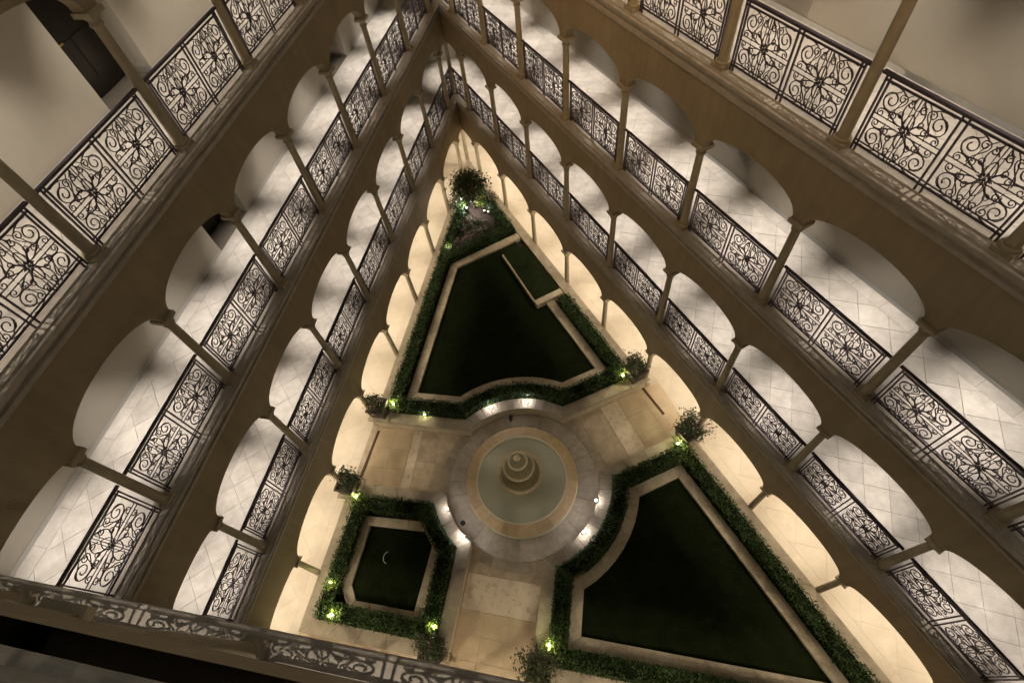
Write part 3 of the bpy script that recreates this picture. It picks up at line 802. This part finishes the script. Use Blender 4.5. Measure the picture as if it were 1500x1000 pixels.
walkway(f3, ie, ee, 3.3, 2.13, [(-.5, 1.12, 'pave', 2, 3), (1.13, 1.75, 'mosaic', 1, 1), (1.76, 2.55, 'pave2', 1, 2)], 'e')
s_in = V2(.155, 1).normalized() if False else (V2(-2.80, 3.40) - V2(-3.16, bt(-3.16))).normalized(); es = V2(s_in.y, -s_in.x)
walkway(V2(-3.16, bt(-3.16)), s_in, es, 3, 2.12, [(-.45, 1.35, 'pave', 3, 3), (1.36, 2.30, 'mosaic', 1, 1), (2.31, 2.75, 'pave2', 1, 2)], 's')
# ring of wedge stones round the fountain
NRG = 28
for i in range(NRG):
    a0 = 2 * math.pi * i / NRG + .002; a1 = 2 * math.pi * (i + 1) / NRG - .002
    pl = [tuple(FC + V2(math.cos(a), math.sin(a)) * r) for a, r in ((a0, 1.66), (a0, 2.32), ((a0 + a1) / 2, 2.325), (a1, 2.32), (a1, 1.66))]
    link('ring_stone', MB().prism(ccw(pl), .016, .034 + rnd.uniform(-.002, .002), .003).mesh('ring_stone', 'ring'), paving)
for i in range(40):      # outer thin band
    a0 = 2 * math.pi * i / 40 + .001; a1 = 2 * math.pi * (i + 1) / 40 - .001
    am = (a0 + a1) / 2; p = FC + V2(math.cos(am), math.sin(am)) * 2.5
    pl = [tuple(FC + V2(math.cos(a), math.sin(a)) * r) for a, r in ((a0, 2.335), (a0, 2.62), (a1, 2.62), (a1, 2.335))]
    def inpoly(pt, po): return bool(inside(np.array([pt[0]]), np.array([pt[1]]), po)[0])
    if any(inpoly(q_, po) for q_ in pl + [tuple(p)] for po in (UPPER, SW, SE)): continue
    link('ring_stone', MB().prism(ccw(pl), .016, .03, .003).mesh('ring_stone', 'coping'), paving)
# drains at the gallery edge
for (a, b, lb) in ((V2(-6.44, 7.02), V2(-6.74, 5.30), 'rusty slot drain at the left walkway mouth'), (V2(2.50, 8.76), V2(3.12, 7.78), 'rusty slot drain at the right walkway mouth')):
    d = (b - a).normalized(); L_ = (b - a).length; t = thing('slot_drain', lb, 'drain', (a.x, a.y, .0), math.atan2(d.y, d.x))
    fr = MB().box(0, L_, -.045, -.035, .0, .022); fr.box(0, L_, .035, .045, .0, .022); fr.box(0, L_, -.035, .035, .0, .0155); part('frame', fr, 'grate', t)
    sl = MB()
    for i in range(int(L_ / .05)): sl.box(i * .05 + .005, i * .05 + .022, -.035, .035, .0155, .021)
    part('slats', sl, 'grate', t)

# ------------------------------------------------------------------ fountain
ft = thing('fountain', 'round tiered stone fountain in the middle of the walkways', 'fountain', (FC.x, FC.y, 0))
part('basin', MB().lathe([(1.68, 0), (1.68, .40), (1.66, .43), (1.38, .43), (1.38, .06), (0, .06)], 64), 'basin', ft, True)
for i in range(20):
    a0 = 2 * math.pi * i / 20 + .0016; a1 = 2 * math.pi * (i + 1) / 20 - .0016; pr = []
    prof = [(1.36, .43), (1.36, .50), (1.375, .515), (1.41, .52), (1.43, .508), (1.66, .50), (1.71, .48), (1.72, .455), (1.70, .43)]
    K = 5; v = []; n = len(prof)
    for k in range(K):
        a = a0 + (a1 - a0) * k / (K - 1)
        v += [(r * math.cos(a), r * math.sin(a), z) for r, z in prof]
    f = [(k * n + j, (k + 1) * n + j, (k + 1) * n + (j + 1) % n, k * n + (j + 1) % n) for k in range(K - 1) for j in range(n)]
    f += [tuple(range(n))[::-1], tuple((K - 1) * n + j for j in range(n))]
    f = [q_[::-1] for q_ in f]
    part('rim_stone', MB().add(v, f), 'rim', ft, True)
part('inner_lip', MB().lathe([(1.345, .50), (1.345, .53), (1.352, .54), (1.385, .54), (1.392, .53), (1.392, .50), (1.345, .50)], 64), 'lip', ft, True)
part('water', MB().lathe([(1.379, .36), (.5, .36), (.12, .36)], 64), 'water', ft, True)
part('pedestal', MB().lathe([(.34, .06), (.34, .30), (.30, .34), (.22, .42), (.15, .55), (.13, .80), (.17, .90), (.22, .93)], 32), 'fount', ft, True)
def bowl(r, z, d, rr): return MB().lathe([(.10, z - d), (r * .55, z - d * .78), (r * .86, z - d * .38), (r * .97, z - .05), (r, z - .02), (r, z), (r - .035, z + .006), (r - .06, z - .01), (r * .84, z - d * .24), (r * .5, z - d * .4), (0, z - d * .45)], 48)
for r, z, d in ((.68, 1.10, .24), (.47, 1.60, .18), (.29, 2.0, .13)):
    b = part('bowl', bowl(r, z, d, 0), 'fount', ft, True)
    part('bowl_water', MB().lathe([(r * .86, z - d * .22), (0, z - d * .22)], 32), 'bowlw', b, True)
part('stem', MB().lathe([(.11, .98), (.085, 1.1), (.075, 1.25), (.11, 1.36), (.13, 1.44)], 24), 'fount', ft, True)
part('stem', MB().lathe([(.08, 1.50), (.06, 1.6), (.055, 1.75), (.08, 1.86), (.1, 1.89)], 24), 'fount', ft, True)
part('finial', MB().lathe([(.09, 1.92), (.05, 1.98), (.04, 2.08), (.08, 2.14), (.10, 2.2), (.085, 2.27), (.03, 2.33), (0, 2.34)], 24), 'fount', ft, True)
# small dark spouts near the ring
for (x, y, z, lb) in ((-1.93, 7.56, .16, 'small dark square spout on the curved wall above the fountain'), (-3.20, 4.05, .05, 'small dark round drain cover lower left of the fountain')):
    if z > .1:
        o = MB().box(-.06, .06, -.12, .03, -.05, .05); o.box(-.02, .02, -.2, -.12, -.02, .02)
    else: o = MB().lathe([(0, .03), (.06, .03), (.08, .01), (.08, -.04)], 12)
    tag(link('spout' if z > .1 else 'drain_cover', o.mesh('spout', 'black'), None, (x, y, z)), lb, 'spout' if z > .1 else 'drain')
# pale crescent on the small lawn
o = MB(); o.tube([(.17 * math.cos(a), .17 * math.sin(a), .014) for a in np.linspace(math.radians(110), math.radians(250), 14)], .012, 6)
tag(link('pale_arc', o.mesh('pale_arc', 'white'), None, (-5.18, 2.90, .42)), 'thin pale crescent-shaped curved edge on the small lower left lawn', 'hose')

# ------------------------------------------------------------------ lamps in the garden
def spot(x, y, z, lb, lens='lens_c', e=14, col=(1, .92, .93), r=.05, hz=.03):
    t = thing('garden_light', lb, 'garden light', (x, y, z), 0, 'small garden lights along the beds')
    part('housing', MB().lathe([(.045, 0), (.05, hz - .02), (.062, hz), (.062, hz + .012), (.05, hz + .012)], 14), 'black', t, True)
    part('lens', MB().lathe([(.036, hz + .012), (.02, hz + .018), (0, hz + .02)], 14), lens, t, True)
    d = bpy.data.lights.new('garden_lamp', 'POINT'); d.energy = e * (1.5 if lens == 'lens_y' else .55); d.color = col; d.shadow_soft_size = .04
    link('lamp', d, t, (0, 0, hz + (.11 if z > .45 else .25))); return t
spot(-2.57, 7.70, .50, 'white garden light on the left end of the curved hedge front')
spot(-1.39, 7.93, .50, 'white garden light at the crown of the curved wall above the fountain')
spot(-3.62, 4.32, .50, 'white garden light on the wall corner left of the fountain', e=12)
spot(-3.05, 3.55, .50, 'brightest white garden light on the wall corner lower left of the fountain', e=20)
spot(.80, 4.72, .50, 'white garden light on the curved wall right of the fountain')
spot(.42, 3.80, .50, 'white garden light on the curved wall lower right of the fountain', e=18)
YC = (1, .97, .50)
for x, y, lb in ((-5.83, 7.66, 'yellow-green garden light in the hedge corner by the upper left planter'), (1.78, 8.80, 'yellow-green garden light in the hedge corner by the upper right planter'),
                 (3.30, 6.45, 'yellow-green garden light in the hedge below the right planter'), (-6.42, 4.52, 'yellow-green garden light in the hedge below the left planter'),
                 (-6.37, 1.33, 'yellow-green garden light in the bottom left hedge corner'), (-6.62, 2.12, 'yellow garden light beside the cut corner of the small lawn'),
                 (-3.52, 1.18, 'yellow-green garden light in the hedge by the bottom planter'), (-.50, .92, 'yellow-green garden light in the hedge near the bottom right planter')):
    spot(x, y, .62, lb, 'lens_y', e=9 if x != -6.62 else 4, col=YC, hz=.16)
spot(-4.80, 7.42, .46, 'yellow-green garden light low in the front hedge left of the curve', 'lens_y', e=4, col=YC, hz=.04)
spot(-4.37, 17.06, .40, 'bright white light at the foot of the apex tree', e=110, col=(1, .95, 1), hz=.3)
spot(-3.62, 17.05, .38, 'small warm light right of the apex tree', 'lens_w', e=4, hz=.14)
spot(-3.44, 16.98, .38, 'second small warm light further right of the apex tree', 'lens_w', e=4, hz=.14)
spot(-4.86, 14.74, .55, 'yellow light in the hedge at the left end of the cross edging', 'lens_y', e=5, col=(1, .9, .5), hz=.12)

# ------------------------------------------------------------------ plants
def shrub_pts(n, cx, cy, cz, rx, rz_, clumps=9, sd=.3):
    cc = NR.normal(size=(clumps, 3)); cc /= np.linalg.norm(cc, axis=1)[:, None]; cc[:, 2] = np.abs(cc[:, 2]) * .9; cc *= NR.uniform(.45, 1, clumps)[:, None]
    k = NR.randint(0, clumps, n); p = cc[k] + NR.normal(0, sd, (n, 3))
    return np.column_stack([cx + p[:, 0] * rx, cy + p[:, 1] * rx, cz + p[:, 2] * rz_]), cc
def shrub(x, y, z, r, h, label, cat='shrub', n=900, leaf='leaf2', name='potted_shrub', flowers=0, size=.045, group=None, clumps=9, sd=.27):
    t = thing(name, label, cat, (x, y, z), 0, group)
    pts, cc = shrub_pts(n, 0, 0, h * .35, r, h * .62, clumps, sd)
    st = MB()
    for c in cc:
        e_ = (c[0] * r, c[1] * r, h * .35 + c[2] * h * .62)
        st.tube([(0, 0, 0), (e_[0] * .35, e_[1] * .35, e_[2] * .55), e_], .012, 4, .004)
    part('stems', st, 'bark', t)
    link('foliage', leaves('foliage', pts, size, (leaf,)), t)
    if flowers:
        k = NR.choice(len(pts), flowers); q_ = pts[k] * np.array([1.06, 1.06, 1.08]); link('flowers', leaves('flowers', q_, .035, ('petal',)), t)['kind'] = 'stuff'
    return t
def planter(x, y, ang_, lb, s=.56, z=.5, h=.5):
    t = thing('planter_box', lb, 'planter', (x, y, z), ang_, 'dark square planters at the walkway mouths')
    a, b = s / 2 * .86, s / 2
    v = [(-a, -a, .05), (a, -a, .05), (a, a, .05), (-a, a, .05), (-b, -b, h), (b, -b, h), (b, b, h), (-b, b, h)]
    part('box', MB().add(v, [(3, 2, 1, 0), (0, 1, 5, 4), (1, 2, 6, 5), (2, 3, 7, 6), (3, 0, 4, 7)]), 'pot', t)
    r_ = MB(); w2 = .035
    r_.box(-b - .02, b + .02, -b - .02, -b + w2, h - .03, h + .015); r_.box(-b - .02, b + .02, b - w2, b + .02, h - .03, h + .015)
    r_.box(-b - .02, -b + w2, -b + w2, b - w2, h - .03, h + .015); r_.box(b - w2, b + .02, -b + w2, b - w2, h - .03, h + .015); part('rim', r_, 'pot', t)
    f_ = MB()
    for i in (-1, 1):
        for j in (-1, 1): f_.box(i * a * .8 - .04, i * a * .8 + .04, j * a * .8 - .04, j * a * .8 + .04, 0, .055)
    part('feet', f_, 'pot', t)
    part('potting_soil', MB().box(-b + .03, b - .03, -b + .03, b - .03, h - .12, h - .07), 'soil', t)
POTS = [(-6.30, 7.46, WING[0].ang, 'upper left', 'front end of the upper wall', 0.26, 520, .035), (-6.72, 4.86, WING[0].ang, 'lower left', 'top corner of the small bed wall', .34, 900, .3),
        (2.20, 8.92, WING[2].ang, 'upper right', 'right end of the upper wall', .34, 800, .3), (3.62, 6.78, WING[2].ang, 'lower right', 'top corner of the large bed wall', .42, 1100, .3),
        (-3.48, .66, WING[1].ang, 'bottom left', 'bottom end of the small bed wall', .30, 900, .2), (-.72, .38, WING[1].ang, 'bottom right', 'bottom end of the large bed wall', .40, 1000, .3)]
for x, y, a, nm, wh, r, n, _ in POTS:
    pd = thing('pedestal', f'square stone pedestal under the {nm} planter', 'pedestal', (x, y, .498), a)
    part('slab', MB().prism([(-.36, -.36), (.36, -.36), (.36, .36), (-.36, .36)], 0, .05, .01), 'coping', pd)
    planter(x, y, a, f'dark square {nm} planter box on the {wh}', z=.55)
    shrub(x, y, .98, r * 1.15, .55, f'leafy flowering shrub growing in the {nm} planter box', 'shrub', n=n, flowers=60 if 'upper' in nm or nm == 'lower right' else 12, group='shrubs in the square planters')
# leaf clumps with the corner lamps' glow painted into their colour
for i, (x, y, r, lb) in enumerate(((-5.74, 7.60, .26, 'at the upper left hedge corner'), (1.75, 8.85, .26, 'at the upper right hedge corner'), (3.42, 6.25, .42, 'below the lower right planter'),
                  (-6.38, 4.42, .34, 'below the lower left planter'), (-6.30, 1.30, .25, 'in the bottom left hedge corner'), (-3.55, 1.12, .2, 'by the bottom left planter'), (-.40, .88, .36, 'by the bottom right planter'), (-6.55, 2.06, .2, 'at the cut corner of the small lawn'))):
    shrub(x, y, .45, r, .5, 'foliage with yellow-green lamplight in its colour ' + lb, 'shrub', n=int(900 * r), leaf='leafy', name='lit_shrub', size=.04, group='shrubs painted with yellow-green lamplight round the garden lights')
# apex: tree, plant with painted-in lamplight, small flowering plants
t = thing('tree', 'small dark leafy tree at the apex of the triangular bed', 'tree', (-4.10, 17.35, .36))
part('trunk', MB().tube([(0, 0, 0), (.03, .02, .5), (-.02, .05, 1.0), (0, 0, 1.5)], .05, 8, .03), 'bark', t, True)
pts, cc = shrub_pts(4200, 0, 0, 1.0, .74, .75, 18, .25)
lm = MB()
for c in cc: lm.tube([(0, 0, .9), (c[0] * .3, c[1] * .3, 1.1 + c[2] * .3), (c[0] * .62, c[1] * .62, 1.15 + c[2] * .75)], .02, 5, .006)
part('limbs', lm, 'bark', t)
link('crown', leaves('crown', pts, .062, ('leaf', 'leaf2', 'petal'), NR.choice(3, len(pts), p=[.62, .33, .05])), t)
shrub(-4.85, 17.25, .36, .30, .95, 'loose pale-tipped flowering shrub left of the apex tree', n=500, name='flowering_shrub', flowers=160, size=.05)
shrub(-3.30, 17.55, .36, .26, .85, 'loose red-tipped flowering shrub right of the apex tree', n=360, name='flowering_shrub', flowers=90, size=.05)
shrub(-3.85, 17.45, .36, .26, .75, 'shrub with bright green lamplight in its colour in front of the apex tree', n=420, leaf='leafy', name='lit_shrub', size=.05)
for i in range(9):
    q_ = V2(-4.72, 14.95) + VD * (.05 + i * .21) + vE * rnd.uniform(-.02, .12)
    shrub(q_.x, q_.y, .36, .15, .42, ORD[i] + ' pink-white flowering plant from the left in the row above the cross edging', 'flowering plant', n=150, name='flowering_plant', flowers=[70, 80, 66, 60, 50, 36, 24, 16, 12][i], size=.035, group='flowering plants above the cross edging')
for i, (x, y) in enumerate(((-3.9, 16.5), (-3.4, 16.2), (-4.3, 16.1), (-3.0, 16.55), (-3.75, 15.8), (-4.5, 16.6))):
    shrub(x, y, .36, .24, .3, f'low reddish-brown ground plant, {ORD[i]} of the loose ones on the apex mulch', 'shrub', n=240, name='low_plant', flowers=14, size=.045, group='low plants on the apex mulch')
